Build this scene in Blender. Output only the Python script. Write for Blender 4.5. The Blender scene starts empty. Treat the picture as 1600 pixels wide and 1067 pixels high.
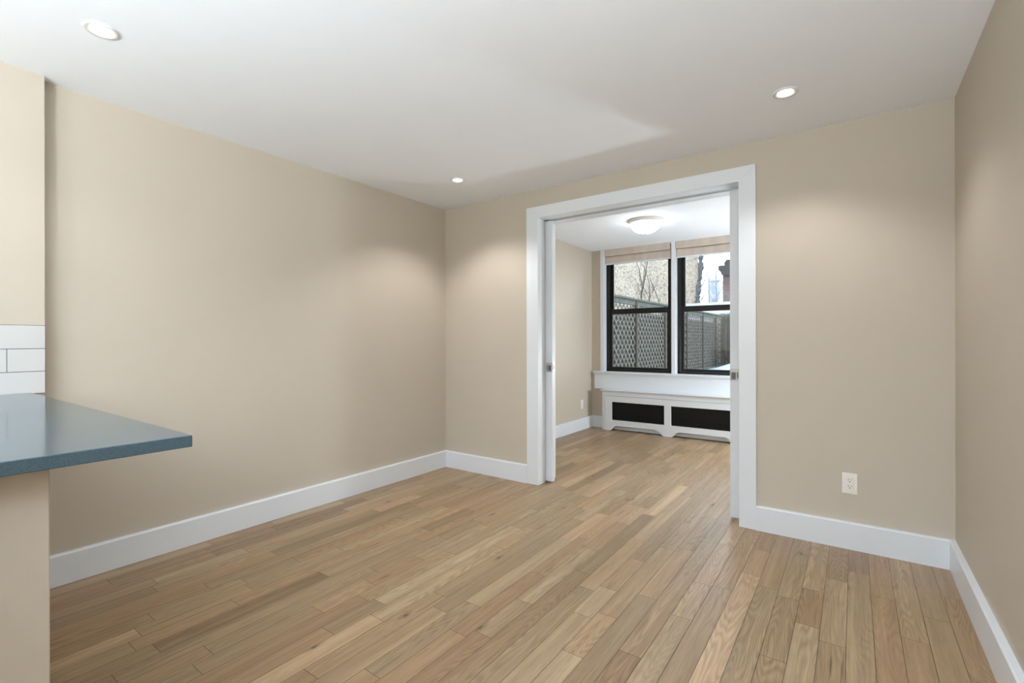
import bpy, bmesh, math, random
from mathutils import Vector, Matrix, noise as mnoise

sc = bpy.context.scene
COL = sc.collection
random.seed(7)

# ------------------------------------------------------------------ camera
YAW, PITCH, ROLL, FPX, CAMH = .6201, .0002, -.002, 747.5, 1.1317
cyw, syw = math.cos(YAW), math.sin(YAW)
R0, F0, U0 = Vector((cyw, syw, 0)), Vector((-syw, cyw, 0)), Vector((0, 0, 1))
Fv = F0*math.cos(PITCH) + U0*math.sin(PITCH)
U1 = -F0*math.sin(PITCH) + U0*math.cos(PITCH)
Rv = R0*math.cos(ROLL) + U1*math.sin(ROLL)
Uv = -R0*math.sin(ROLL) + U1*math.cos(ROLL)
cd = bpy.data.cameras.new('camera')
cd.sensor_width = 36.0
cd.lens = FPX/1600*36.0
cd.clip_start = .02
cam = bpy.data.objects.new('camera', cd)
COL.objects.link(cam)
M4 = Matrix((Rv, Uv, -Fv)).transposed().to_4x4()
M4.translation = Vector((0, 0, CAMH))
cam.matrix_world = M4
sc.camera = cam

# ------------------------------------------------------------------ world, exposure
sc.view_settings.view_transform = 'Standard'
sc.view_settings.look = 'None'
sc.view_settings.gamma = 1
sc.view_settings.use_curve_mapping = False
sc.view_settings.exposure = 0.25
sc.cycles.use_denoising = True
sc.cycles.max_bounces = 12
sc.cycles.diffuse_bounces = 8
sc.cycles.transparent_max_bounces = 12
sc.cycles.caustics_reflective = False
sc.cycles.caustics_refractive = False
sc.cycles.sample_clamp_indirect = 6

SKY = 4.4                       # overcast white sky
DOWN_W = 36.0                   # each recessed downlight
FLUSH_BED = 16.0                # bedroom flush light, lens radiance
FILL_DOME = 4.0                # fill dome light added behind the camera, unseen
FILL_UP_W = 700.0                    # added bowl uplights behind the camera, brighten the ceiling
FILL_GLOBE_BED = 125.0  # fill globe added out of view to brighten the bedroom
FILL_GLOBE = 12.0                   # fill globe added behind the camera, unseen
WARM = (.97, .95, .93)
NEUT = (.81, .91, 1.0)

w = bpy.data.worlds.new('overcast_sky')
sc.world = w
w.use_nodes = True
bg = w.node_tree.nodes['Background']
bg.inputs[0].default_value = (.88, .94, 1.0, 1)
bg.inputs[1].default_value = SKY

# ------------------------------------------------------------------ material helpers
def new_mat(name):
    m = bpy.data.materials.new(name)
    m.use_nodes = True
    nt = m.node_tree
    return m, nt, nt.nodes['Principled BSDF']

def N(nt, kind, **kw):
    n = nt.nodes.new(kind)
    for k, v in kw.items():
        if k in ('ins',):
            for a, b in v.items():
                n.inputs[a].default_value = b
        else:
            setattr(n, k, v)
    return n

def L(nt, a, b): nt.links.new(a, b)

def math_n(nt, op, a, b=None):
    n = N(nt, 'ShaderNodeMath', operation=op)
    for i, v in enumerate((a, b)):
        if v is None: continue
        if isinstance(v, (int, float)): n.inputs[i].default_value = v
        else: L(nt, v, n.inputs[i])
    return n.outputs[0]

def ramp(nt, fac, stops, interp='LINEAR'):
    r = N(nt, 'ShaderNodeValToRGB')
    r.color_ramp.interpolation = interp
    els = r.color_ramp.elements
    while len(els) < len(stops): els.new(.5)
    for e, (p, c) in zip(els, stops):
        e.position = p
        e.color = (c[0], c[1], c[2], 1) if hasattr(c, '__len__') else (c, c, c, 1)
    L(nt, fac, r.inputs[0])
    return r.outputs[0]

def mixc(nt, fac, a, b, mode='MIX'):
    n = N(nt, 'ShaderNodeMix', data_type='RGBA', blend_type=mode)
    for sock, v in ((n.inputs[0], fac), (n.inputs[6], a), (n.inputs[7], b)):
        if isinstance(v, (int, float)): sock.default_value = v
        elif isinstance(v, tuple): sock.default_value = (*v[:3], 1)
        else: L(nt, v, sock)
    return n.outputs[2]

def coords(nt, scale=(1, 1, 1)):
    tc = N(nt, 'ShaderNodeTexCoord')
    mp = N(nt, 'ShaderNodeMapping')
    mp.inputs['Scale'].default_value = scale
    L(nt, tc.outputs['Object'], mp.inputs['Vector'])
    return mp.outputs[0]

def noise_t(nt, vec, scale, detail=2, rough=.5):
    n = N(nt, 'ShaderNodeTexNoise')
    n.inputs['Scale'].default_value = scale
    n.inputs['Detail'].default_value = detail
    n.inputs['Roughness'].default_value = rough
    L(nt, vec, n.inputs['Vector'])
    return n.outputs[0]

def bump(nt, p, h, strength, dist=.002):
    b = N(nt, 'ShaderNodeBump')
    b.inputs['Strength'].default_value = strength
    b.inputs['Distance'].default_value = dist
    L(nt, h, b.inputs['Height'])
    L(nt, b.outputs[0], p.inputs['Normal'])

def plain(name, col, rough=.5, metal=0, var=0.0, vscale=6, bmp=0.0, bscale=300, spec=None):
    """solid colour with a slight procedural variation and fine surface bump"""
    m, nt, p = new_mat(name)
    v = coords(nt)
    if var:
        n = noise_t(nt, v, vscale, 3)
        lo = tuple(c*(1-var) for c in col); hi = tuple(min(1, c*(1+var)) for c in col)
        L(nt, ramp(nt, n, [(.3, lo), (.7, hi)]), p.inputs['Base Color'])
    else:
        p.inputs['Base Color'].default_value = (*col, 1)
    p.inputs['Roughness'].default_value = rough
    p.inputs['Metallic'].default_value = metal
    if spec is not None: p.inputs['Specular IOR Level'].default_value = spec
    if bmp: bump(nt, p, noise_t(nt, v, bscale, 2), bmp, .0006)
    return m

MAT = {}
MAT['wall'] = plain('beige_wall_paint', (.515, .462, .388), .55, var=.012, vscale=2, bmp=.25, bscale=220, spec=.3)
MAT['ceiling'] = plain('white_ceiling_paint', (.83, .87, .92), .8, var=.006, bmp=.15, bscale=200, spec=.2)
MAT['trim'] = plain('white_trim_gloss', (.74, .785, .84), .32, var=.005, bmp=.05, bscale=80)
MAT['door'] = plain('white_door_paint', (.68, .715, .755), .35, var=.005, bmp=.05, bscale=80)
MAT['black'] = plain('black_window_metal', (.010, .009, .0085), .4, var=.1, bmp=.1, bscale=60, spec=.25)
MAT['alum'] = plain('pale_blue_aluminium', (.42, .52, .72), .3, metal=.6)
MAT['steel'] = plain('brushed_nickel', (.48, .48, .47), .35, metal=.9, var=.1, vscale=90)
MAT['steel_d'] = plain('shadowed_recess_metal', (.12, .12, .12), .4, metal=.7)
MAT['plate'] = plain('ivory_white_plastic', (.80, .78, .74), .3)
MAT['slot'] = plain('socket_slot_black', (.012, .011, .010), .6)
MAT['dark'] = plain('dark_void', (.02, .018, .016), .8)
MAT['track'] = plain('door_track_metal', (.50, .51, .52), .4, metal=.5)
MAT['tile'] = plain('white_glazed_tile', (.58, .58, .575), .12, var=.01, bmp=.1, bscale=12)
MAT['grout'] = plain('grey_grout', (.15, .145, .135), .8, var=.1, vscale=60)
MAT['snow'] = plain('snow_surface', (.36, .40, .44), .7, var=.06, vscale=1.5, bmp=.6, bscale=9)
MAT['bark'] = plain('dark_grey_bark', (.05, .053, .056), .9, var=.5, vscale=14, bmp=.8, bscale=30)
MAT['twig'] = plain('bare_twig_bark', (.05, .044, .038), .9, var=.3, vscale=30)
MAT['cornice'] = plain('grey_stone_cornice', (.06, .06, .062), .8, var=.2, vscale=4)
MAT['pale'] = plain('pale_render', (.27, .285, .31), .8, var=.08, vscale=1)
MAT['glassdark'] = plain('dark_window_pane', (.2, .24, .3), .15)
MAT['trimring'] = plain('white_light_trim', (.72, .72, .72), .35)

def counter_mat():
    m, nt, p = new_mat('blue_grey_quartz')
    v = coords(nt)
    n = noise_t(nt, v, 420, 2, .7)
    L(nt, ramp(nt, n, [(.30, (.038, .070, .094)), (.52, (.052, .092, .120)), (.74, (.080, .125, .155))]), p.inputs['Base Color'])
    p.inputs['Roughness'].default_value = .13
    p.inputs['IOR'].default_value = 1.55
    return m
MAT['counter'] = counter_mat()

def emis(name, col, s):
    m, nt, p = new_mat(name)
    p.inputs['Base Color'].default_value = (.8, .8, .8, 1)
    p.inputs['Emission Color'].default_value = (*col, 1)
    p.inputs['Emission Strength'].default_value = s
    return m
MAT['lens'] = emis('downlight_lens_glow', (1, .97, .92), 12)
MAT['dome'] = emis('frosted_dome_glow', (.93, .96, 1.0), FLUSH_BED)
MAT['fill_dome'] = emis('kitchen_fill_dome_glow', NEUT, FILL_DOME)

MAT['fill_globe'] = emis('fill_globe_glow', NEUT, FILL_GLOBE)
MAT['fill_globe_bed'] = emis('far_room_fill_globe_glow', NEUT, FILL_GLOBE_BED)

def glass_mat():
    m = bpy.data.materials.new('clear_window_glass'); m.use_nodes = True
    nt = m.node_tree; nt.nodes.clear()
    o = N(nt, 'ShaderNodeOutputMaterial'); mx = N(nt, 'ShaderNodeMixShader')
    t = N(nt, 'ShaderNodeBsdfTransparent', ins={0: (.95, .97, .98, 1)}); g = N(nt, 'ShaderNodeBsdfGlossy', ins={'Roughness': .01})
    fr = N(nt, 'ShaderNodeFresnel', ins={'IOR': 1.45})
    L(nt, fr.outputs[0], mx.inputs[0]); L(nt, t.outputs[0], mx.inputs[1]); L(nt, g.outputs[0], mx.inputs[2])
    L(nt, mx.outputs[0], o.inputs[0])
    return m
MAT['glass'] = glass_mat()

def mesh_grille():
    m = bpy.data.materials.new('black_perforated_grille'); m.use_nodes = True
    nt = m.node_tree; p = nt.nodes['Principled BSDF']; o = nt.nodes['Material Output']
    p.inputs['Base Color'].default_value = (.004, .004, .004, 1); p.inputs['Roughness'].default_value = .5; p.inputs['Specular IOR Level'].default_value = .2
    v = coords(nt)
    sep = N(nt, 'ShaderNodeSeparateXYZ'); L(nt, v, sep.inputs[0])
    a = math_n(nt, 'SINE', math_n(nt, 'MULTIPLY', math_n(nt, 'ADD', sep.outputs[0], sep.outputs[2]), 560))
    b = math_n(nt, 'SINE', math_n(nt, 'MULTIPLY', math_n(nt, 'SUBTRACT', sep.outputs[0], sep.outputs[2]), 560))
    h = math_n(nt, 'GREATER_THAN', math_n(nt, 'MULTIPLY', a, b), .6)
    mx = N(nt, 'ShaderNodeMixShader'); t = N(nt, 'ShaderNodeBsdfTransparent')
    L(nt, h, mx.inputs[0]); L(nt, p.outputs[0], mx.inputs[1]); L(nt, t.outputs[0], mx.inputs[2])
    L(nt, mx.outputs[0], o.inputs[0])
    return m
MAT['grille'] = mesh_grille()
MAT['fins'] = plain('finned_pipe_metal', (.35, .33, .30), .4, metal=.7, var=.3, vscale=40)

def fabric_mat():
    m, nt, p = new_mat('cream_linen_shade')
    v = coords(nt, (400, 400, 400))
    n = noise_t(nt, v, 1, 2)
    big = noise_t(nt, coords(nt, (4, 4, .6)), 3, 2)
    c = ramp(nt, big, [(.35, (.56, .49, .435)), (.65, (.62, .55, .49))])
    L(nt, c, p.inputs['Base Color'])
    p.inputs['Roughness'].default_value = .9
    bump(nt, p, n, .3, .001)
    return m
MAT['fabric'] = fabric_mat()

def stucco_mat():
    m, nt, p = new_mat('speckled_stucco')
    v = coords(nt, (1, 1, .8))
    n = noise_t(nt, v, 17, 5, .8)
    g = noise_t(nt, v, .35, 2)
    sp = ramp(nt, n, [(.39, (.10, .095, .080)), (.47, (.255, .234, .196)), (.60, (.345, .315, .265))])
    c = mixc(nt, g, sp, mixc(nt, 1.0, sp, (1.0, .93, .86), 'MULTIPLY'))
    L(nt, c, p.inputs['Base Color'])
    p.inputs['Roughness'].default_value = .9
    bump(nt, p, n, .8, .03)
    return m
MAT['stucco'] = stucco_mat()

def brick_mat():
    m, nt, p = new_mat('dull_red_brick')
    tc = N(nt, 'ShaderNodeTexCoord'); mp = N(nt, 'ShaderNodeMapping')
    mp.inputs['Rotation'].default_value = (math.pi/2, 0, 0)
    L(nt, tc.outputs['Object'], mp.inputs[0])
    b = N(nt, 'ShaderNodeTexBrick', ins={'Color1': (.12, .07, .066, 1), 'Color2': (.15, .095, .09, 1), 'Mortar': (.19, .165, .16, 1), 'Scale': 1.0, 'Mortar Size': .012, 'Brick Width': .22, 'Row Height': .075})
    L(nt, mp.outputs[0], b.inputs['Vector']); L(nt, b.outputs[0], p.inputs['Base Color'])
    p.inputs['Roughness'].default_value = .9
    return m
MAT['brick'] = brick_mat()

def wood_grey(name, lo, hi, sx=14, sz=1.2):
    m, nt, p = new_mat(name)
    n = noise_t(nt, coords(nt, (sx, sx, sz)), 2.2, 5, .65)
    L(nt, ramp(nt, n, [(.32, lo), (.68, hi)]), p.inputs['Base Color'])
    p.inputs['Roughness'].default_value = .85
    bump(nt, p, n, .4, .004)
    return m
MAT['lattice'] = wood_grey('weathered_grey_lattice', (.06, .058, .048), (.14, .132, .112), 6, 4)
MAT['rail'] = wood_grey('grey_green_rail', (.035, .042, .034), (.08, .09, .075), 3, 8)
MAT['board'] = wood_grey('weathered_board', (.010, .010, .009), (.028, .027, .024))
MAT['board2'] = wood_grey('weathered_brown_board', (.014, .012, .011), (.06, .055, .05))
MAT['post'] = wood_grey('brown_post', (.025, .02, .015), (.05, .042, .032))

def floor_mat():
    m, nt, p = new_mat('natural_oak_strip_floor')
    at = N(nt, 'ShaderNodeAttribute', attribute_name='plank')
    sp = N(nt, 'ShaderNodeSeparateColor'); L(nt, at.outputs['Color'], sp.inputs[0])
    tone, off, hue = sp.outputs[0], sp.outputs[1], sp.outputs[2]
    tc = N(nt, 'ShaderNodeTexCoord')
    ofs = N(nt, 'ShaderNodeCombineXYZ')
    L(nt, math_n(nt, 'MULTIPLY', off, 37.0), ofs.inputs[0]); L(nt, math_n(nt, 'MULTIPLY', hue, 91.0), ofs.inputs[1]); L(nt, math_n(nt, 'MULTIPLY', tone, 53.0), ofs.inputs[2])
    add = N(nt, 'ShaderNodeVectorMath', operation='ADD'); L(nt, tc.outputs['Object'], add.inputs[0]); L(nt, ofs.outputs[0], add.inputs[1])
    def mapped(s):
        mp = N(nt, 'ShaderNodeMapping'); mp.inputs['Scale'].default_value = s; L(nt, add.outputs[0], mp.inputs[0]); return mp.outputs[0]
    # cathedral figure: contour lines of a stretched soft noise
    base = noise_t(nt, mapped((10, 1.0, 1)), 1.0, 1.5, .45)
    rings = math_n(nt, 'SINE', math_n(nt, 'MULTIPLY', base, 190.0))
    ring = ramp(nt, math_n(nt, 'ADD', math_n(nt, 'MULTIPLY', rings, .5), .5), [(0, .0), (.55, .65), (1, 1)])
    pores = noise_t(nt, mapped((260, 9, 1)), 1.0, 3, .6)
    streak = noise_t(nt, mapped((34, 1.0, 1)), 1.0, 3, .55)
    fine = noise_t(nt, mapped((90, 4.0, 1)), 1.0, 3, .6)
    blot = noise_t(nt, mapped((5, 1.4, 1)), 1.0, 2, .5)
    basec = ramp(nt, tone, [(0.0, (.035, .022, .014)), (.03, (.235, .155, .090)), (.30, (.315, .217, .131)), (.62, (.38, .267, .164)), (.86, (.46, .335, .213)), (1.0, (.55, .42, .282))])
    warm = mixc(nt, ramp(nt, hue, [(.25, 0.0), (.8, 1.0)]), mixc(nt, 1.0, basec, (.97, 1.0, .985), 'MULTIPLY'), mixc(nt, 1.0, basec, (1.03, .98, .93), 'MULTIPLY'))
    s1 = mixc(nt, ramp(nt, streak, [(.38, .5), (.60, 0.0)]), warm, mixc(nt, 1.0, warm, (.70, .66, .62), 'MULTIPLY'))
    s1 = mixc(nt, ramp(nt, streak, [(.60, 0.0), (.74, .42)]), s1, mixc(nt, 1.0, warm, (1.32, 1.34, 1.36), 'MULTIPLY'))
    s1 = mixc(nt, ramp(nt, blot, [(.45, 0.0), (.72, .30)]), s1, mixc(nt, 1.0, warm, (.76, .74, .73), 'MULTIPLY'))
    rmask = math_n(nt, 'MULTIPLY', ramp(nt, off, [(.25, .12), (.75, .60)]), math_n(nt, 'SUBTRACT', 1.0, ring))
    s2 = mixc(nt, rmask, s1, mixc(nt, 1.0, s1, (.66, .62, .57), 'MULTIPLY'))
    s3 = mixc(nt, ramp(nt, pores, [(.36, .45), (.5, 0.0)]), s2, mixc(nt, 1.0, s2, (.72, .69, .66), 'MULTIPLY'))
    s3 = mixc(nt, ramp(nt, fine, [(.40, .30), (.58, 0.0)]), s3, mixc(nt, 1.0, s2, (.74, .71, .68), 'MULTIPLY'))
    # knots: sparse small dark spots stretched along the grain
    vo = N(nt, 'ShaderNodeTexVoronoi', ins={'Scale': 1.0, 'Randomness': 1.0}); L(nt, mapped((11, 4.2, 1)), vo.inputs['Vector'])
    vsp = N(nt, 'ShaderNodeSeparateColor'); L(nt, vo.outputs['Color'], vsp.inputs[0])
    sel = math_n(nt, 'GREATER_THAN', vsp.outputs[0], .73)
    wob = math_n(nt, 'ADD', vo.outputs['Distance'], math_n(nt, 'MULTIPLY', math_n(nt, 'SUBTRACT', noise_t(nt, mapped((120, 60, 1)), 1.0, 2), .5), .12))
    kn = math_n(nt, 'MULTIPLY', sel, ramp(nt, wob, [(.055, 1.0), (.09, .4), (.22, 0.0)]))
    s4 = mixc(nt, math_n(nt, 'MULTIPLY', kn, .85), s3, (.055, .034, .020))
    # dark mineral streaks
    ms = noise_t(nt, mapped((60, 2.2, 1)), 1.0, 2, .5)
    s5 = mixc(nt, ramp(nt, ms, [(.70, 0.0), (.77, .75)]), s4, (.09, .058, .036))
    L(nt, s5, p.inputs['Base Color'])
    p.inputs['Roughness'].default_value = .36
    L(nt, ramp(nt, fine, [(.3, .42), (.7, .32)]), p.inputs['Roughness'])
    p.inputs['Specular IOR Level'].default_value = .36
    bump(nt, p, pores, .12, .0008)
    return m
MAT['floor'] = floor_mat()

# ------------------------------------------------------------------ mesh helpers
def B(): return bmesh.new()

def box(bm, x0, x1, y0, y1, z0, z1, bev=0.0, seg=1):
    x0, x1 = min(x0, x1), max(x0, x1); y0, y1 = min(y0, y1), max(y0, y1); z0, z1 = min(z0, z1), max(z0, z1)
    t = bmesh.new()
    bmesh.ops.create_cube(t, size=1)
    bmesh.ops.scale(t, vec=(x1-x0, y1-y0, z1-z0), verts=t.verts)
    bmesh.ops.translate(t, vec=((x0+x1)/2, (y0+y1)/2, (z0+z1)/2), verts=t.verts)
    if bev:
        bmesh.ops.bevel(t, geom=t.edges[:], offset=bev, segments=seg, profile=.6, affect='EDGES', clamp_overlap=True)
    me = bpy.data.meshes.new('t'); t.to_mesh(me); t.free()
    bm.from_mesh(me); bpy.data.meshes.remove(me)
    return bm

def bx(*a, **k): return box(B(), *a, **k)

def lathe(bm, prof, cx, cy, seg=48, cap=False):
    rows = []
    for r, z in prof:
        if r < 1e-6: rows.append([bm.verts.new((cx, cy, z))])
        else: rows.append([bm.verts.new((cx+r*math.cos(2*math.pi*k/seg), cy+r*math.sin(2*math.pi*k/seg), z)) for k in range(seg)])
    for a, b in zip(rows, rows[1:]):
        for k in range(seg):
            k2 = (k+1) % seg
            if len(a) == 1: bm.faces.new((a[0], b[k], b[k2]))
            elif len(b) == 1: bm.faces.new((a[k], b[0], a[k2]))
            else: bm.faces.new((a[k], b[k], b[k2], a[k2]))
    bmesh.ops.recalc_face_normals(bm, faces=bm.faces)
    return bm

def extrude_poly(bm, pts, axis, a, b):
    """closed polygon pts (2d) extruded along axis from a to b"""
    def P(p, t):
        if axis == 'Y': return (p[0], t, p[1])
        if axis == 'X': return (t, p[0], p[1])
        return (p[0], p[1], t)
    v0 = [bm.verts.new(P(p, a)) for p in pts]; v1 = [bm.verts.new(P(p, b)) for p in pts]
    bm.faces.new(v0); bm.faces.new(v1[::-1])
    n = len(pts)
    for i in range(n):
        j = (i+1) % n
        bm.faces.new((v0[i], v1[i], v1[j], v0[j]))
    bmesh.ops.recalc_face_normals(bm, faces=bm.faces)
    return bm

def tube(bm, pts, radii, seg=8):
    """tapered round tube through points"""
    pts = [Vector(p) for p in pts]; prev = None
    for i, p in enumerate(pts):
        d = (pts[min(i+1, len(pts)-1)] - pts[max(i-1, 0)]).normalized()
        u = d.orthogonal().normalized() if abs(d.z) < .99 else Vector((1, 0, 0))
        u = (Vector((0, 1, 0)) - d*d.y).normalized() if abs(d.y) < .95 else u
        v = d.cross(u)
        ring = [bm.verts.new(p + (u*math.cos(2*math.pi*k/seg) + v*math.sin(2*math.pi*k/seg))*radii[i]) for k in range(seg)]
        if prev:
            for k in range(seg):
                bm.faces.new((prev[k], prev[(k+1) % seg], ring[(k+1) % seg], ring[k]))
        else: bm.faces.new(ring[::-1])
        prev = ring
    bm.faces.new(prev)
    bmesh.ops.recalc_face_normals(bm, faces=bm.faces)
    return bm

def obj(name, bm, mat, parent=None, smooth=False):
    me = bpy.data.meshes.new(name)
    bm.to_mesh(me); bm.free()
    me.materials.append(MAT[mat] if isinstance(mat, str) else mat)
    if smooth:
        for p in me.polygons: p.use_smooth = True
    o = bpy.data.objects.new(name, me); COL.objects.link(o)
    if parent is not None:
        o.parent = parent
        o.matrix_parent_inverse = parent.matrix_basis.inverted()
    return o

def empty(name, loc=(0, 0, 0)):
    o = bpy.data.objects.new(name, None); COL.objects.link(o); o.location = loc
    o.empty_display_size = .1
    return o

def tag(o, label, cat, group=None, kind=None):
    o['label'] = label; o['category'] = cat
    if group: o['group'] = group
    if kind: o['kind'] = kind
    return o

def struct(o, label=None, cat=None):
    o['kind'] = 'structure'
    if label: o['label'] = label
    if cat: o['category'] = cat
    return o

def copy_tree(o, delta, parent=None):
    c = o.copy(); COL.objects.link(c)
    if parent is None: c.location = Vector(o.location) + Vector(delta)
    else: c.parent = parent
    for ch in list(o.children):
        if ch.name in bpy.data.objects: copy_tree(ch, delta, c)
    return c

# ------------------------------------------------------------------ dimensions
H = 2.333
XL, XR, YB, YF = -3.03, .409, 3.20, -3.90          # front room
XL2, YW = -2.85, 5.83                               # bedroom left wall, window wall
PB0, PB1 = 3.285, 3.345                             # pocket between the two skins
YB2 = 3.43
OX0, OX1, OZ = -2.020, -.571, 2.105                 # door opening, finished
BT, BH = .025, .145                                 # baseboard

# ------------------------------------------------------------------ floor: oak strips
def build_floor():
    bm = B()
    lay = bm.loops.layers.float_color.new('plank')
    W = .0848; gap = .0008
    x = XL - .02
    rng = random.Random(11)
    def quad(x0, x1, y0, y1, z, c):
        vs = [bm.verts.new(p) for p in ((x0, y0, z), (x1, y0, z), (x1, y1, z), (x0, y1, z))]
        f = bm.faces.new(vs)
        for l in f.loops: l[lay] = c
    quad(XL-.05, XR+.05, YF-.05, YW+.2, -.004, (.0, .5, .5, 1))
    # strips run along Y; phase set so a joint line meets the photo's joints on the right
    x = -.0245 - W*37
    while x < XR + .02:
        y = YF - .05 - rng.random()*.6
        while y < YW + .18:
            ln = rng.choice((.28, .36, .45, .55, .65, .75, .85, .95, 1.1, 1.3))*rng.uniform(.85, 1.15)
            t = min(1, max(0, rng.gauss(.55, .12)))
            if rng.random() < .06: t = rng.uniform(.78, .90)
            if rng.random() < .10: t = rng.uniform(.15, .30)
            quad(max(x+gap, XL-.04), min(x+W-gap, XR+.04), max(y+gap, YF-.05), min(y+ln-gap, YW+.18), 0, (t, rng.random(), rng.random(), 1))
            y += ln
        x += W
    return obj('floor', bm, 'floor')
struct(build_floor())

# ------------------------------------------------------------------ shell
struct(obj('ceiling', bx(XL-.15, XR+.15, YF-.15, YW+.22, H, H+.12), 'ceiling'))
struct(obj('wall_left', bx(XL-.15, XL, YF-.15, YB2+.02, 0, H), 'wall'))
struct(obj('wall_kitchen', bx(XL, -2.965, YF, .531, 0, H), 'wall'))
struct(obj('wall_right', bx(XR, XR+.15, YF-.15, YW+.22, 0, H), 'wall'))
struct(obj('wall_front', bx(XL, XR, YF-.15, YF, 0, H), 'wall'))
struct(obj('wall_far_left', bx(XL-.15, XL2, YB2+.02, YW+.22, 0, H), 'wall'))
bm = B()                                            # front skin of the partition
box(bm, XL, OX0-.02, YB, PB0, 0, H); box(bm, OX1+.02, XR, YB, PB0, 0, H); box(bm, OX0-.02, OX1+.02, YB, PB0, OZ+.02, H)
struct(obj('wall_back', bm, 'wall'))
bm = B()                                            # rear skin
box(bm, XL, OX0-.02, PB1, YB2, 0, H); box(bm, OX1+.02, XR, PB1, YB2, 0, H); box(bm, OX0-.02, OX1+.02, PB1, YB2, OZ+.02, H)
struct(obj('wall_back_bedroom', bm, 'wall'))

struct(obj('wall_light_block', bx(-1.33, -.62, -.34, -.24, 0, 1.25), 'wall'), 'unseen half-height wall added beside the camera to shade the counter base', 'wall')  # added light blocker, keeps kitchen light off the peninsula base

# window wall with two openings
WX = [(-2.671, -1.794), (-1.743, -.866)]
WZ0, WZ1 = .740, 2.31
bm = B()
box(bm, XL2, WX[0][0], YW, YW+.22, 0, H); box(bm, WX[1][1], XR, YW, YW+.22, 0, H)
box(bm, WX[0][0], WX[1][1], YW, YW+.22, 0, WZ0-.02); box(bm, WX[0][0], WX[1][1], YW, YW+.22, WZ1, H)
struct(obj('wall_far', bm, 'wall'))

# baseboards: flat board with eased top edge
def baseboard(name, p0, p1, n):
    """p0->p1 along the wall, n = inward normal"""
    bm = B()
    prof = [(0, 0), (BT, 0), (BT, BH-.006), (BT-.005, BH), (0, BH)]
    p0, p1, n = Vector(p0), Vector(p1), Vector(n)
    a = [bm.verts.new(p0 + n*u + Vector((0, 0, v))) for u, v in prof]
    b = [bm.verts.new(p1 + n*u + Vector((0, 0, v))) for u, v in prof]
    bm.faces.new(a); bm.faces.new(b[::-1])
    for i in range(len(prof)):
        j = (i+1) % len(prof); bm.faces.new((a[i], b[i], b[j], a[j]))
    bmesh.ops.recalc_face_normals(bm, faces=bm.faces)
    return struct(obj(name, bm, 'trim'))
baseboard('baseboard_left', (XL, .535, 0), (XL, YB, 0), (1, 0, 0))
baseboard('baseboard_back_left', (XL+BT, YB, 0), (-2.1275, YB, 0), (0, -1, 0))
baseboard('baseboard_back_right', (-.476, YB, 0), (XR-BT, YB, 0), (0, -1, 0))
baseboard('baseboard_right', (XR, YF, 0), (XR, YB, 0), (-1, 0, 0))
baseboard('baseboard_front', (XL+.1, YF, 0), (XR-BT, YF, 0), (0, 1, 0))
baseboard('baseboard_far_left', (XL2, YB2, 0), (XL2, YW, 0), (1, 0, 0))
baseboard('baseboard_far', (XL2+BT, YW, 0), (-2.637, YW, 0), (0, -1, 0))
baseboard('baseboard_far_right', (-.957, YW, 0), (XR, YW, 0), (0, -1, 0))

# ------------------------------------------------------------------ cased opening
CT = .020
CX0, CX1, CZ = -2.1275, -.476, 2.1945
bm = B()                                            # casing, mitred flat boards, front side
def casing(bm, y0, y1):
    L_ = [(CX0, 0), (OX0, 0), (OX0, OZ), (CX0, CZ)]
    R_ = [(OX1, 0), (CX1, 0), (CX1, CZ), (OX1, OZ)]
    T_ = [(CX0, CZ), (OX0, OZ), (OX1, OZ), (CX1, CZ)]
    for q in (L_, R_, T_):
        t = B(); extrude_poly(t, q, 'Y', y0, y1)
        bmesh.ops.bevel(t, geom=t.edges[:], offset=.0012, segments=1, affect='EDGES')
        me = bpy.data.meshes.new('t'); t.to_mesh(me); t.free(); bm.from_mesh(me); bpy.data.meshes.remove(me)
casing(bm, YB-CT, YB)
struct(obj('trim_1', bm, 'trim'), 'flat white door casing around the wide opening', 'door casing')
bm = B(); casing(bm, YB2, YB2+CT)
struct(obj('trim_2', bm, 'trim'))
bm = B()                                            # split jambs, front and rear strips either side of the pocket
for y0, y1 in ((YB+.001, PB0), (PB1, YB2-.001)):
    box(bm, OX0-.018, OX0, y0, y1, 0, OZ, .001); box(bm, OX1, OX1+.018, y0, y1, 0, OZ, .001)
    box(bm, OX0-.018, OX1+.018, y0, y1, OZ, OZ+.018, .001)
struct(obj('trim_3', bm, 'trim'))
tr = obj('trim_4', bx(OX0-.7, OX1+.7, PB0+.004, PB1-.004, OZ+.006, OZ+.050), 'track')
struct(tr)

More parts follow.
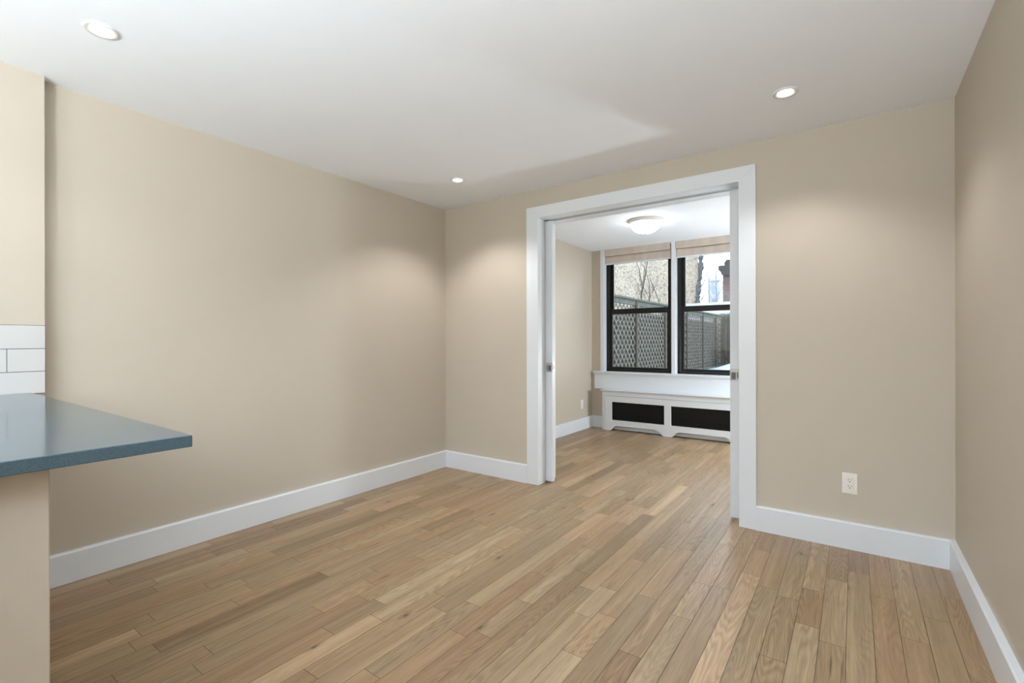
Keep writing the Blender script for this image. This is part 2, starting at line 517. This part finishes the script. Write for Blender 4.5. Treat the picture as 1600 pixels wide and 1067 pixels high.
def pocket_door(name, x0, x1, edge, label):
    y0, y1 = 3.297, 3.335
    d = obj(name, bx(x0, x1, y0, y1, .010, 2.098, .002), 'door')
    struct(d, label, 'door')
    s = 1 if edge == x1 else -1
    zc = .917 if s < 0 else .925
    hw = .062
    xo = edge - s*.003; xi = edge - s*(.003+hw-.010)
    pl = B(); box(pl, xi, xo, y0-.002, y0+.0005, zc-.037, zc+.037, .0008)
    lp = obj('lock_plate', pl, 'steel', d)
    rc = B(); box(rc, xi+s*.020, xo-s*.006, y0-.0026, y0-.0016, zc-.028, zc+.016)
    obj('finger_recess', rc, 'steel_d', lp)
    fr = B()
    xa, xb = sorted((xi+s*.018, xo-s*.004))
    for q in ((xa, xb, zc+.016, zc+.019), (xa, xb, zc-.031, zc-.028), (xa, xa+.003, zc-.031, zc+.019), (xb-.003, xb, zc-.031, zc+.019)):
        box(fr, q[0], q[1], y0-.0045, y0-.001, q[2], q[3], .0006)
    obj('recess_rim', fr, 'steel', lp)
    tl = B(); box(tl, *sorted((xi+s*.007, xi+s*.012)), y0-.006, y0-.001, zc-.022, zc+.018, .001)
    obj('thumb_lever', tl, 'steel_d', lp)
    ep = B(); box(ep, edge-s*.0005, edge+s*.0018, y0+.006, y1-.006, zc-.037, zc+.037, .0006)
    e = obj('edge_plate', ep, 'steel', d)
    ps = B(); box(ps, edge+s*.0012, edge+s*.0024, y0+.012, y1-.012, zc-.024, zc+.024)
    obj('edge_pull', ps, 'steel_d', e)
    return d
pocket_door('door_1', -2.76, -1.960, -1.960, 'white pocket door leaf mostly slid into the left side of the opening')
pocket_door('door_2', -.643, .157, -.643, 'white pocket door leaf mostly slid into the right side of the opening')

# ------------------------------------------------------------------ windows
def build_window(name, x0, x1, label):
    fr = B(); J = .035
    ya, yb = 5.900, 6.010
    box(fr, x0, x0+J, ya, yb, WZ0, WZ1, .002); box(fr, x1-J, x1, ya, yb, WZ0, WZ1, .002)
    box(fr, x0, x1, ya, yb, WZ0, WZ0+.022, .002); box(fr, x0, x1, ya, yb, WZ1-.03, WZ1, .002)
    for s, xx in ((1, x0+J), (-1, x1-J)):           # raised tracks of the jamb
        box(fr, xx, xx+s*.010, 5.902, 5.912, WZ0+.02, WZ1-.03, .001)
        box(fr, xx, xx+s*.010, 5.946, 5.951, 1.50, WZ1-.03, .001)
        box(fr, xx, xx+s*.010, 5.985, 5.992, WZ0+.02, WZ1-.03, .001)
    w_ = obj(name, fr, 'black'); struct(w_, label, 'window')
    S = .040
    def sash(nm, z0, z1, y0, y1, rb, rt):
        b = B(); a0, a1 = x0+J, x1-J
        box(b, a0, a0+S, y0, y1, z0, z1, .002); box(b, a1-S, a1, y0, y1, z0, z1, .002)
        box(b, a0+S, a1-S, y0, y1, z0, z0+rb, .002); box(b, a0+S, a1-S, y0, y1, z1-rt, z1, .002)
        for q in ((a0+S, a0+S+.004, z0+rb, z1-rt), (a1-S-.004, a1-S, z0+rb, z1-rt)):
            box(b, q[0], q[1], y0+.006, y1-.006, q[2], q[3])
        so = obj(nm, b, 'black', w_)
        g = bx(a0+S-.004, a1-S+.004, (y0+y1)/2-.002, (y0+y1)/2+.002, z0+rb-.004, z1-rt+.004)
        if name == 'window_2' and nm == 'upper_sash':    # pane sits slightly skewed in its sash
            bmesh.ops.rotate(g, verts=g.verts, cent=((x0+x1)/2, (y0+y1)/2, 1.9), matrix=Matrix.Rotation(math.radians(-.75), 3, 'Z'))
        obj('glass_pane', g, 'glass', so)
        return so
    low = sash('lower_sash', .764, 1.555, 5.914, 5.944, .034, .068)
    sash('upper_sash', 1.500, 2.278, 5.953, 5.983, .055, .04)
    sf = B(); box(sf, x0+J+.004, x0+J+.012, 5.993, 6.004, WZ0+.025, 1.50); box(sf, x0+J+.012, x1-J-.012, 5.993, 6.004, WZ0+.022, WZ0+.032)
    obj('storm_track', sf, 'alum', w_)
    return w_
build_window('window_1', *WX[0], 'black double-hung window on the left of the pair, lattice fence behind')
build_window('window_2', *WX[1], 'black double-hung window on the right of the pair, partly hidden by the pocket door')

bm = B()                                            # mullion, side casings, reveals, head, all white
box(bm, WX[0][1], WX[1][0], YW-.004, 6.01, WZ0-.012, H-.001, .002)
box(bm, WX[0][0]-.050, WX[0][0]+.0008, YW-.012, YW, WZ0, H-.001, .002); box(bm, WX[1][1]-.0008, WX[1][1]+.05, YW-.012, YW, WZ0, H-.001, .002)
box(bm, WX[0][0]-.002, WX[0][0]+.0008, YW-.002, 5.900, WZ0, WZ1); box(bm, WX[1][1]-.0008, WX[1][1]+.002, YW-.002, 5.9, WZ0, WZ1)
struct(obj('trim_5', bm, 'trim'))
bm = B()                                            # stool, cove and apron
box(bm, -2.806, -.731, 5.768, 5.905, .718, .740, .005, 2)
box(bm, -2.797, -.740, 5.782, YW, .700, .718, .004)
box(bm, -2.797, -.740, 5.798, YW, .512, .700, .002)
struct(obj('trim_6', bm, 'trim'), 'deep white window sill with a tall flat apron', 'window sill')

# ------------------------------------------------------------------ roman shades
def shade(x0, x1, label):
    s = empty('roman_shade', ((x0+x1)/2, 5.86, 2.13)); tag(s, label, 'window shade', 'cream shades at the top of the bedroom windows')
    bm = B(); box(bm, x0, x1, 5.824, 5.845, 2.247, H-.0008, .001)
    obj('valance', bm, 'fabric', s)
    bm = B(); box(bm, x0+.001, x1-.001, 5.853, 5.880, 2.152, 2.238, .004, 2); box(bm, x0+.002, x1-.002, 5.862, 5.888, 2.165, 2.30, .004)
    obj('folded_fabric', bm, 'fabric', s)
    bm = B(); box(bm, x0+.001, x1-.001, 5.850, 5.882, 2.138, 2.153, .003)
    obj('bottom_bar', bm, 'trim', s)
    return s
shade(WX[0][0]+.004, WX[0][1]-.014, 'cream roman shade drawn up above the left window')
shade(WX[1][0]+.004, WX[1][1]-.004, 'cream roman shade drawn up above the right window, cut by the door leaf')

# ------------------------------------------------------------------ radiator cover
rc = empty('radiator_cover', (-1.797, 5.76, 0)); tag(rc, 'low white wooden radiator cover with two black grilles under the windows', 'radiator cover')
X0, X1 = -2.637, -.957
bm = B()
box(bm, X0, X0+.045, 5.690, YW-BT*0-.001, 0, .490, .0015); box(bm, X1-.045, X1, 5.690, YW-.001, 0, .490, .0015)
box(bm, X0+.045, X1-.045, 5.690, 5.710, .440, .490, .0015)
obj('carcass', bm, 'trim', rc)
bm = B()
extrude_poly(bm, [(YW-.001, .490), (5.686, .490), (5.680, .494), (5.676, .500), (5.676, .503), (YW-.001, .503)], 'X', X0-.012, X1+.012)
box(bm, X0-.022, X1+.022, 5.667, YW-.001, .503, .5115, .003, 2)
obj('ledge', bm, 'trim', rc)
# front panel with two grille openings and ogee feet
mid = -1.797
def foot_profile():
    pts = []
    fx0, fx1 = X0+.049, X1-.049
    pts += [(fx0, 0), (-2.535, 0)]
    def ogee(xa, xb, up):
        out = []
        for k in range(1, 10):
            t = k/10
            z = .064*(t + .16*math.sin(2*math.pi*t))
            out.append((xa+(xb-xa)*t, z if up else .064 - z))
        return out
    def rise(xa, xb): return [(xa+(xb-xa)*t, .064*(t - .13*math.sin(2*math.pi*t))) for t in [k/10 for k in range(1, 10)]]
    def arch(xa, xb, xc, xd):
        r = rise(xa, xb); r += [(xb, .064), (xc, .064)]
        f = rise(xd, xc)[::-1]
        return r + f + [(xd, 0)]
    pts += arch(-2.535, -2.437, -1.935, -1.837)
    pts += [(-1.757, 0)] + arch(-1.757, -1.659, -1.157, -1.059)
    pts += [(fx1, 0), (fx1, .436), (fx0, .436)]
    return pts
fp = foot_profile()
bm = B()
# build panel as a filled face with holes via edges, then solidify by extrusion
def ring_edges(pts, y):
    vs = [bm.verts.new((p[0], y, p[1])) for p in pts]
    return [bm.edges.new((vs[i], vs[(i+1) % len(vs)])) for i in range(len(vs))]
holes = [(-2.504, -1.836), (-1.758, -1.090)]
ed = ring_edges(fp, 5.682)
for a, b in holes: ed += ring_edges([(a, .134), (b, .134), (b, .365), (a, .365)], 5.682)
bmesh.ops.triangle_fill(bm, use_beauty=True, use_dissolve=False, edges=ed)
bmesh.ops.delete(bm, geom=[f for f in bm.faces if any(a < f.calc_center_median().x < b and .134 < f.calc_center_median().z < .365 for a, b in holes)], context='FACES_ONLY')
r = bmesh.ops.extrude_face_region(bm, geom=bm.faces[:])
bmesh.ops.translate(bm, vec=(0, .018, 0), verts=[v for v in r['geom'] if isinstance(v, bmesh.types.BMVert)])
bmesh.ops.recalc_face_normals(bm, faces=bm.faces)
obj('front_panel', bm, 'trim', rc)
for a, b in holes:
    obj('grille', bx(a-.02, b+.02, 5.7005, 5.7020, .115, .385), 'grille', rc)
bh = empty('baseboard_heater', (-1.797, 5.78, 0)); tag(bh, 'low white hot-water heater strip showing under the radiator cover feet', 'radiator')
bm = B(); box(bm, -2.50, -1.10, 5.745, 5.752, .012, .050, .002); box(bm, -2.50, -1.10, 5.742, 5.80, .008, .014)
obj('heater_panel', bm, 'trim', bh)
bm = B(); tube(bm, [(-2.55, 5.78, .16), (-1.05, 5.78, .16)], [.011, .011], 12)
for k in range(150): box(bm, -2.30+k*.0072, -2.2992+k*.0072, 5.755, 5.805, .135, .185)
obj('finned_pipe', bm, 'fins', bh)
bm = B(); box(bm, -2.50, -1.10, 5.746, 5.815, .0505, .060)
obj('damper', bm, 'dark', bh)

# ------------------------------------------------------------------ outlets
def outlet(name, origin, n, label):
    """origin = plate centre on wall, n = 'y-' (wall faces -Y) or 'x+'"""
    r = empty(name, origin); tag(r, label, 'outlet')
    def T(bm):
        if n == 'x+': bmesh.ops.rotate(bm, verts=bm.verts, cent=(0, 0, 0), matrix=Matrix.Rotation(math.pi/2, 3, 'Z'))
        bmesh.ops.translate(bm, verts=bm.verts, vec=origin); return bm
    bm = B(); box(bm, -.035, .035, -.006, 0, -.057, .057, .0022, 2)
    obj('cover_plate', T(bm), 'plate', r)
    bm = B(); box(bm, -.0167, .0167, -.0078, -.004, -.0335, .0335, .0012)
    rec = obj('receptacle', T(bm), 'plate', r)
    for zc in (.0165, -.0165):
        bm = B(); box(bm, -.0075, -.0053, -.0082, -.0074, zc+.000, zc+.009); box(bm, .0053, .0075, -.0082, -.0074, zc+.001, zc+.008)
        box(bm, -.0026, .0026, -.0082, -.0074, zc-.0095, zc-.0045, .0001)
        obj('socket', T(bm), 'slot', rec)
    for zc in (.0475, -.0475):
        bm = B(); lathe(bm, [(0, .0), (.0028, 0), (.0030, -.0008)], 0, 0, 12)
        bmesh.ops.rotate(bm, verts=bm.verts, cent=(0, 0, 0), matrix=Matrix.Rotation(-math.pi/2, 3, 'X'))
        bmesh.ops.translate(bm, verts=bm.verts, vec=(0, -.0066, zc))
        obj('screw', T(bm), 'plate', r)
    return r
outlet('wall_outlet', (-.0185, YB, .3535), 'y-', 'white duplex outlet low on the beige wall right of the doorway')
outlet('wall_outlet', (XL2, 5.53, .322), 'x+', 'small white outlet on the left wall of the far room')

# ------------------------------------------------------------------ recessed downlights
def spot(name, loc, watts, col, parent, size=122, blend=.55, rad=.035):
    ld = bpy.data.lights.new(name, 'SPOT'); ld.energy = watts; ld.color = col
    ld.spot_size = math.radians(size); ld.spot_blend = blend; ld.shadow_soft_size = rad
    o = bpy.data.objects.new(name, ld); COL.objects.link(o); o.location = loc
    o.parent = parent; o.matrix_parent_inverse = parent.matrix_basis.inverted()
    return o
def downlight(x, y, label, k=1.0):
    r = empty('recessed_downlight', (x, y, H)); tag(r, label, 'ceiling light', 'recessed downlights in the ceiling')
    bm = B(); lathe(bm, [(.055, H-.0002), (.055, H-.004), (.052, H-.007), (.046, H-.0075), (.034, H-.0035), (.0325, H-.0002)], x, y, 48)
    obj('trim_ring', bm, 'trimring', r, True)
    bm = B(); lathe(bm, [(.0322, H-.0006), (.030, H-.003), (.018, H-.0055), (0, H-.006)], x, y, 40)
    obj('lens', bm, 'lens', r, True)
    spot('lamp', (x, y, H-.012), DOWN_W*k, WARM, r)
    return r
downlight(-2.349, .579, 'recessed white downlight in the ceiling at upper left', .22)
downlight(-2.391, 2.657, 'small recessed downlight in the ceiling near the far left corner', 1.05)
downlight(-.266, 2.648, 'recessed white downlight in the ceiling above and right of the doorway', .72)
downlight(-2.33, -.30, 'recessed downlight above the kitchen counter', .15)
downlight(-2.33, -1.70, 'unseen downlight added deep in the kitchen by the left wall', .08)  # extra lamp added out of view for kitchen light

# ------------------------------------------------------------------ flush dome lights
def flush(x, y, mat, label):
    r = empty('flush_ceiling_light', (x, y, H)); tag(r, label, 'ceiling light')
    bm = B(); lathe(bm, [(.178, H-.0002), (.178, H-.006), (.172, H-.012), (.168, H-.013), (.160, H-.030), (.150, H-.034), (.143, H-.034), (.143, H-.0002)], x, y, 64)
    obj('base_ring', bm, 'trimring', r, True)
    bm = B(); pr = [(.146*math.cos(t), H-.032-.098*math.sin(t)) for t in [math.pi/2*k/14 for k in range(15)]]
    pr[-1] = (0, pr[-1][1])
    lathe(bm, pr, x, y, 64)
    obj('glass_dome', bm, mat, r, True)
    bm = B(); lathe(bm, [(0, H-.146), (.006, H-.143), (.008, H-.137), (.005, H-.131), (.009, H-.130), (.009, H-.1285)], x, y, 20)
    obj('finial', bm, 'steel', r, True)
    return r
flush(-1.68, 4.64, 'dome', 'lit white glass dome light on the far room ceiling')
flush(-1.05, -1.25, 'fill_dome', 'dome fill light added on the kitchen ceiling behind the camera')  # added fill light, out of view

def fill_globe_lamp(x, y, z, label, mat='fill_globe'):  # added globe lights that brighten the rooms from out of view
    r = empty('added_globe_light', (x, y, 0)); tag(r, label, 'fill light')
    bm = B(); lathe(bm, [(0, .022), (.12, .020), (.13, .012), (.13, .001), (0, .001)], x, y, 40)
    obj('base', bm, 'steel', r)
    bm = B(); tube(bm, [(x, y, .02), (x, y, z-.14)], [.011, .011], 14)
    obj('pole', bm, 'steel', r)
    bm = B(); lathe(bm, [(.15*math.sin(math.pi*k/20) if 0 < k < 20 else 0, z+.15*math.cos(math.pi*k/20)) for k in range(21)], x, y, 40)
    obj('globe_shade', bm, mat, r, True)
fill_globe_lamp(-.75, -3.1, 1.1, 'white globe fill light added in the kitchen behind the camera')
def uplight(x, y, z, watts, label):  # added fill lights behind the camera, bounced off the ceiling
    up = empty('added_uplight', (x, y, 0)); tag(up, label, 'fill light')
    bm = B(); lathe(bm, [(0, .022), (.12, .020), (.13, .012), (.13, .001), (0, .001)], x, y, 40); obj('base', bm, 'steel', up)
    bm = B(); tube(bm, [(x, y, .02), (x, y, z-.085)], [.011, .011], 14); obj('pole', bm, 'steel', up)
    bm = B(); lathe(bm, [(0, z-.095), (.05, z-.09), (.10, z-.065), (.14, z-.015), (.143, z-.015), (.103, z-.072), (.05, z-.10), (0, z-.105)], x, y, 40); obj('bowl_shade', bm, 'steel', up, True)
    ul = spot('lamp', (x, y, z), watts, NEUT, up, 172, .8, .22); ul.rotation_euler = (math.pi, 0, 0)
uplight(-1.25, -2.25, .95, FILL_UP_W*.35, 'low bowl fill light added in the kitchen, nearer the counter')
uplight(.08, -1.95, .95, FILL_UP_W*2.1, 'low bowl fill light added in the kitchen by the right wall')
fill_globe_lamp(.16, 5.45, .82, 'white globe fill light added in the far room, right of the doorway', 'fill_globe_bed')

# ------------------------------------------------------------------ kitchen peninsula and tiles
bs = empty('tile_backsplash', (-2.955, -.9, .906)); tag(bs, 'white subway tile backsplash above the counter at the left edge', 'backsplash')
bm = B(); box(bm, -2.9648, -2.957, YF+.01, .5315, .906, 1.209)
obj('grout', bm, 'grout', bs)
bm = B()
rows = [(.9065, 1.002), (1.0045, 1.1025), (1.105, 1.2065)]
for i, (z0, z1) in enumerate(rows):
    y = .5300; first = .1205 if i == 1 else .305
    while y > YF+.05:
        ln = first if y == .5300 else .305
        box(bm, -2.958, -2.953, y-ln+.002, y, z0, z1, .0012); y -= ln
obj('tiles', bm, 'tile', bs)
CY1, CXE = .487, -1.287
ct = obj('kitchen_countertop', bx(-2.950, CXE, -.25, CY1, .882, .910, .0015), 'counter')
tag(ct, 'glossy blue-grey stone peninsula countertop overhanging its end at left', 'countertop')
pb = obj('peninsula_base', bx(-2.962, -1.345, -.18, .248, 0, .882, .002), 'wall')
tag(pb, 'beige painted peninsula base wall under the blue-grey counter', 'counter base')

# ------------------------------------------------------------------ outdoors
def ground_z(x, y):
    drift = .28*math.exp(-((x+3.5)/.6)**2)*(1/(1+math.exp((y-11.7)/.3)))
    k = max(0, min(1, (y-13)/2)); k = k*k*(3-2*k)
    rise = max(0, min(.8, (x+3.5)*.36))*k
    return .26 + drift + rise + .035*mnoise.noise(Vector((x*.8, y*.8, 0)))
bm = B(); nx, ny = 60, 70
gx = [-14+ (20)*i/nx for i in range(nx+1)]; gy = [6.06 + (44-6.06)*(j/ny)**1.6 for j in range(ny+1)]
vs = [[bm.verts.new((x, y, (ground_z(x, y) if y < 16.7 and x > -3.6 else .28))) for x in gx] for y in gy]
for j in range(ny):
    for i in range(nx): bm.faces.new((vs[j][i], vs[j][i+1], vs[j+1][i+1], vs[j+1][i]))
struct(obj('ground', bm, 'snow', smooth=True), 'snow-covered yard outside the windows', 'snow')

FX, FTOP = -3.5, 1.96
fence = empty('lattice_fence', (FX, 11.5, .3)); tag(fence, 'weathered grey wooden lattice fence running away outside the windows', 'fence')
posts = [6.30, 7.55, 9.09, 10.86, 12.60, 14.20, 15.73, 16.62]
for y in posts:
    bm = B(); box(bm, FX-.045, FX+.045, y-.045, y+.045, .05, FTOP-.03, .004)
    obj('post', bm, 'post', fence)
def lattice(y0, y1, z0, z1):
    bm = B(); pitch, wd, th = .125, .036, .009
    d = pitch*math.sqrt(2)
    for sgn, xo in ((1, FX+.004), (-1, FX-.006)):
        c = (y0 + z0 - 3) if sgn > 0 else (y0 - z1 - 3)
        k = 0
        lo = (y0+z0) if sgn > 0 else (y0-z1); hi = (y1+z1) if sgn > 0 else (y1-z0)
        c = lo + d*.5
        while c < hi:                                # line y + sgn*z = c
            pts = []
            if sgn > 0: ya, yb = max(y0, c-z1), min(y1, c-z0)
            else: ya, yb = max(y0, c+z0), min(y1, c+z1)
            if yb - ya > .03:
                za, zb = ((c-ya), (c-yb)) if sgn > 0 else ((ya-c), (yb-c))
                h = wd/math.sqrt(2)
                a = [(ya, za-h), (yb, zb-h), (yb, zb+h), (ya, za+h)]
                a = [(p[0], min(max(p[1], z0-.02), z1+.02)) for p in a]
                t = B(); extrude_poly(t, a, 'X', xo, xo+th)
                me = bpy.data.meshes.new('t'); t.to_mesh(me); t.free(); bm.from_mesh(me); bpy.data.meshes.remove(me)
            c += d
    return bm
for a, b in zip(posts, posts[1:]):
    obj('lattice_panel', lattice(a+.045, b-.045, .32, 1.88), 'lattice', fence)
    obj('frame_rail', bx(FX-.02, FX+.028, a+.045, b-.045, 1.835, FTOP-.03, .003), 'rail', fence)
    obj('frame_rail', bx(FX-.02, FX+.028, a+.045, b-.045, .30, .37, .003), 'rail', fence)
bm = B(); box(bm, FX-.055, FX+.06, 6.25, 16.67, FTOP-.03, FTOP+.008, .004)
obj('cap_rail', bm, 'rail', fence)
bm = B(); y = 6.25
while y < 16.5:
    wv = .14
    box(bm, FX-.085-random.uniform(0, .012), FX-.062, y, y+wv-.012, .25, 1.72+random.uniform(-.02, .02), .002); y += wv
obj('backing_boards', bm, 'board', fence)

bf = empty('board_fence', (-1, 16.8, .3)); tag(bf, 'dark weathered vertical board fence across the back of the snowy yard', 'fence')
bm = B(); x = -3.52
while x < 3:
    wv = .135
    box(bm, x, x+wv-.012, 16.78, 16.80+random.uniform(0, .02), .15, 2.0+random.uniform(-.03, .06), .003); x += wv
obj('board_panel', bm, 'board2', bf)
bm = B(); box(bm, -3.56, 3.0, 16.82, 16.86, 1.75, 1.85); box(bm, -3.56, 3.0, 16.82, 16.86, .5, .6)
obj('rail', bm, 'post', bf)
bm = B(); box(bm, -3.56, -3.44, 16.68, 16.79, .1, 2.02, .004); obj('post', bm, 'post', bf)

sh = empty('garden_shed', (-3, 18, .3)); tag(sh, 'low snow-roofed shed just beyond the fence, between the pale wall and the brick house', 'shed')
obj('shed_wall', bx(-4.85, .6, 17.05, 17.85, .2, 2.03), 'pale', sh)
bm = B(); extrude_poly(bm, [(16.98, 2.02), (16.96, 2.10), (17.02, 2.17), (17.5, 2.40), (17.83, 2.50), (17.88, 2.42), (17.88, 2.02)], 'X', -4.95, .7)
obj('roof_snow', bm, 'snow', sh, True)

bm = B(); extrude_poly(bm, [(-14, 18.2), (-4.62, 18.2), (-5.9, 21.0), (-7.6, 24), (-14, 24)], 'Z', .2, 10)
st = obj('stucco_building', bm, 'stucco')
tag(st, 'neighbouring building with a pale speckled stucco side wall', 'building')

tk = empty('tree_trunk', (-4.38, 17.98, .3))
tk.location = (-4.6, 18.02, .3)
tag(tk, 'rough dark grey tree trunk at the edge of the stucco wall', 'tree')
bm = B(); rr = random.Random(3)
pts = []; rad = []
base = [(-4.60, .2), (-4.60, 2.3), (-4.60, 2.75), (-4.56, 3.1), (-4.50, 3.6), (-4.50, 4.1), (-4.48, 5.0), (-4.46, 6.4)]
for i in range(40):
    t = i/39*(len(base)-1); k = min(int(t), len(base)-2); f = t-k
    x = base[k][0]*(1-f)+base[k+1][0]*f; z = base[k][1]*(1-f)+base[k+1][1]*f
    pts.append((x+rr.uniform(-.02, .02), 18.02, z)); rad.append((.095-.0009*i)*rr.uniform(.7, 1.35))
tube(bm, pts, rad, 12)
obj('trunk', bm, 'bark', tk)
bm = B()
for s in range(7):
    z = 2.6+s*.5; x = -4.48; ps = [(x, 18.0, z)]
    for k in range(5): ps.append((ps[-1][0]+rr.uniform(.02, .10), 18.0+rr.uniform(-.05, .05)*k, ps[-1][2]+rr.uniform(.05, .25)))
    tube(bm, ps, [.02, .016, .012, .009, .006, .003], 6)
obj('branches', bm, 'twig', tk)

sb = empty('bare_shrub', (-6.13, 16.5, .3)); tag(sb, 'bare leafless shrub with crossing twigs in front of the stucco wall', 'shrub')
stems = [
 ([(-6.13, 16.5, .28), (-6.14, 16.5, 1.6), (-6.136, 16.5, 2.57), (-6.135, 16.5, 2.84), (-6.06, 16.5, 3.09)], .036, .03),
 ([(-6.06, 16.5, 3.09), (-5.97, 16.45, 3.465), (-5.90, 16.4, 3.80), (-5.854, 16.4, 4.04), (-5.80, 16.35, 4.9)], .026, .008),
 ([(-6.06, 16.5, 3.09), (-6.111, 16.55, 3.12), (-6.18, 16.55, 3.39), (-6.25, 16.6, 3.72), (-6.345, 16.6, 3.93), (-6.5, 16.6, 4.6)], .022, .008),
 ([(-6.13, 16.6, 3.89), (-5.994, 16.55, 3.626), (-5.856, 16.5, 3.231), (-5.834, 16.5, 2.892), (-5.857, 16.5, 2.40), (-5.86, 16.5, .3)], .010, .018),
 ([(-5.87, 16.6, 3.4), (-5.80, 16.6, 3.19), (-5.663, 16.6, 2.867), (-5.528, 16.6, 2.50), (-5.4, 16.6, 1.6)], .012, .018),
 ([(-6.06, 16.45, 3.09), (-5.913, 16.4, 2.82), (-5.80, 16.4, 2.61), (-5.7, 16.4, 2.1)], .014, .007),
 ([(-6.06, 16.45, 3.2), (-5.95, 16.4, 3.9), (-5.93, 16.4, 4.6)], .012, .005),
 ([(-6.0, 16.45, 3.3), (-5.86, 16.4, 3.95), (-5.80, 16.4, 4.7)], .010, .004),
 ([(-6.2, 16.45, 3.4), (-6.08, 16.4, 3.05), (-5.98, 16.4, 2.6)], .009, .004),
]
bm = B()
for p, a, b in stems: tube(bm, p, [a+(b-a)*i/(len(p)-1) for i in range(len(p))], 8)
for k in range(26):
    x = rr.uniform(-6.35, -5.7); z = rr.uniform(2.0, 3.0); ps = [(x, 16.5, z)]
    dx = rr.uniform(-.12, .12)
    for q in range(4): ps.append((ps[-1][0]+dx+rr.uniform(-.03, .03), 16.5+rr.uniform(-.1, .1), ps[-1][2]+rr.uniform(.08, .25)))
    tube(bm, ps, [.006, .005, .004, .003, .002], 5)
obj('stems', bm, 'twig', sb)

bh2 = empty('brick_house', (-2, 26, .2)); tag(bh2, 'dull red brick house behind the shed at the right of the window view', 'building')
obj('brick_wall', bx(-4.98, 1.5, 24, 30, .2, 4.25), 'brick', bh2)
bm = B()
extrude_poly(bm, [(-4.98, 4.20), (-5.03, 4.28), (-5.05, 4.36), (-5.14, 4.45), (-5.16, 4.58), (-5.16, 4.66), (1.6, 4.66), (1.6, 4.20)], 'Y', 23.85, 30)
extrude_poly(bm, [(-4.92, 4.66), (-4.95, 4.80), (-4.86, 4.95), (1.4, 4.95), (1.4, 4.66)], 'Y', 24.1, 29)
obj('cornice', bm, 'cornice', bh2)

ph = empty('pale_house', (-9, 43, .2)); tag(ph, 'far pale house seen hazily between the trunk and the brick house', 'building')
obj('house_wall', bx(-9.33, -8.55, 40, 46, .2, 5.9), 'pale', ph)
bm = B(); extrude_poly(bm, [(-9.38, 5.9), (-8.94, 6.6), (-8.50, 5.9)], 'Y', 39.9, 46); obj('gable_roof', bm, 'snow', ph)
for z in (3.9, 4.9):
    obj('house_window', bx(-9.10, -8.80, 39.96, 40.02, z, z+.6), 'glassdark', ph)

def far_tree(x, y, h, seed, label):
    t = empty('frosted_tree', (x, y, .3)); tag(t, label, 'tree', 'thin pale trees far beyond the yard')
    r2 = random.Random(seed); bm = B()
    tube(bm, [(x, y, .28), (x+.05, y, h*.5), (x-.03, y, h)], [.05, .035, .01], 8)
    for k in range(22):
        z = h*(.25+.7*r2.random()); s = r2.choice((-1, 1)); ln = (h-z)*.22+.15
        tube(bm, [(x, y, z), (x+s*ln*.5, y+r2.uniform(-.3, .3), z+ln*.8), (x+s*ln, y+r2.uniform(-.5, .5), z+ln*1.7)], [.018, .012, .004], 5)
    obj('trunk_and_branches', bm, MAT['pale_twig'], t)
MAT['pale_twig'] = plain('frosted_twig', (.22, .25, .29), .9, var=.1, vscale=20)
far_tree(-7.05, 30, 7.5, 1, 'thin frosted bare tree just right of the dark trunk')
far_tree(-6.75, 30.6, 7.0, 2, 'second thin frosted tree, in front of the far pale house')

for m in bpy.data.materials:
    m.diffuse_color = (.7, .7, .7, 1)
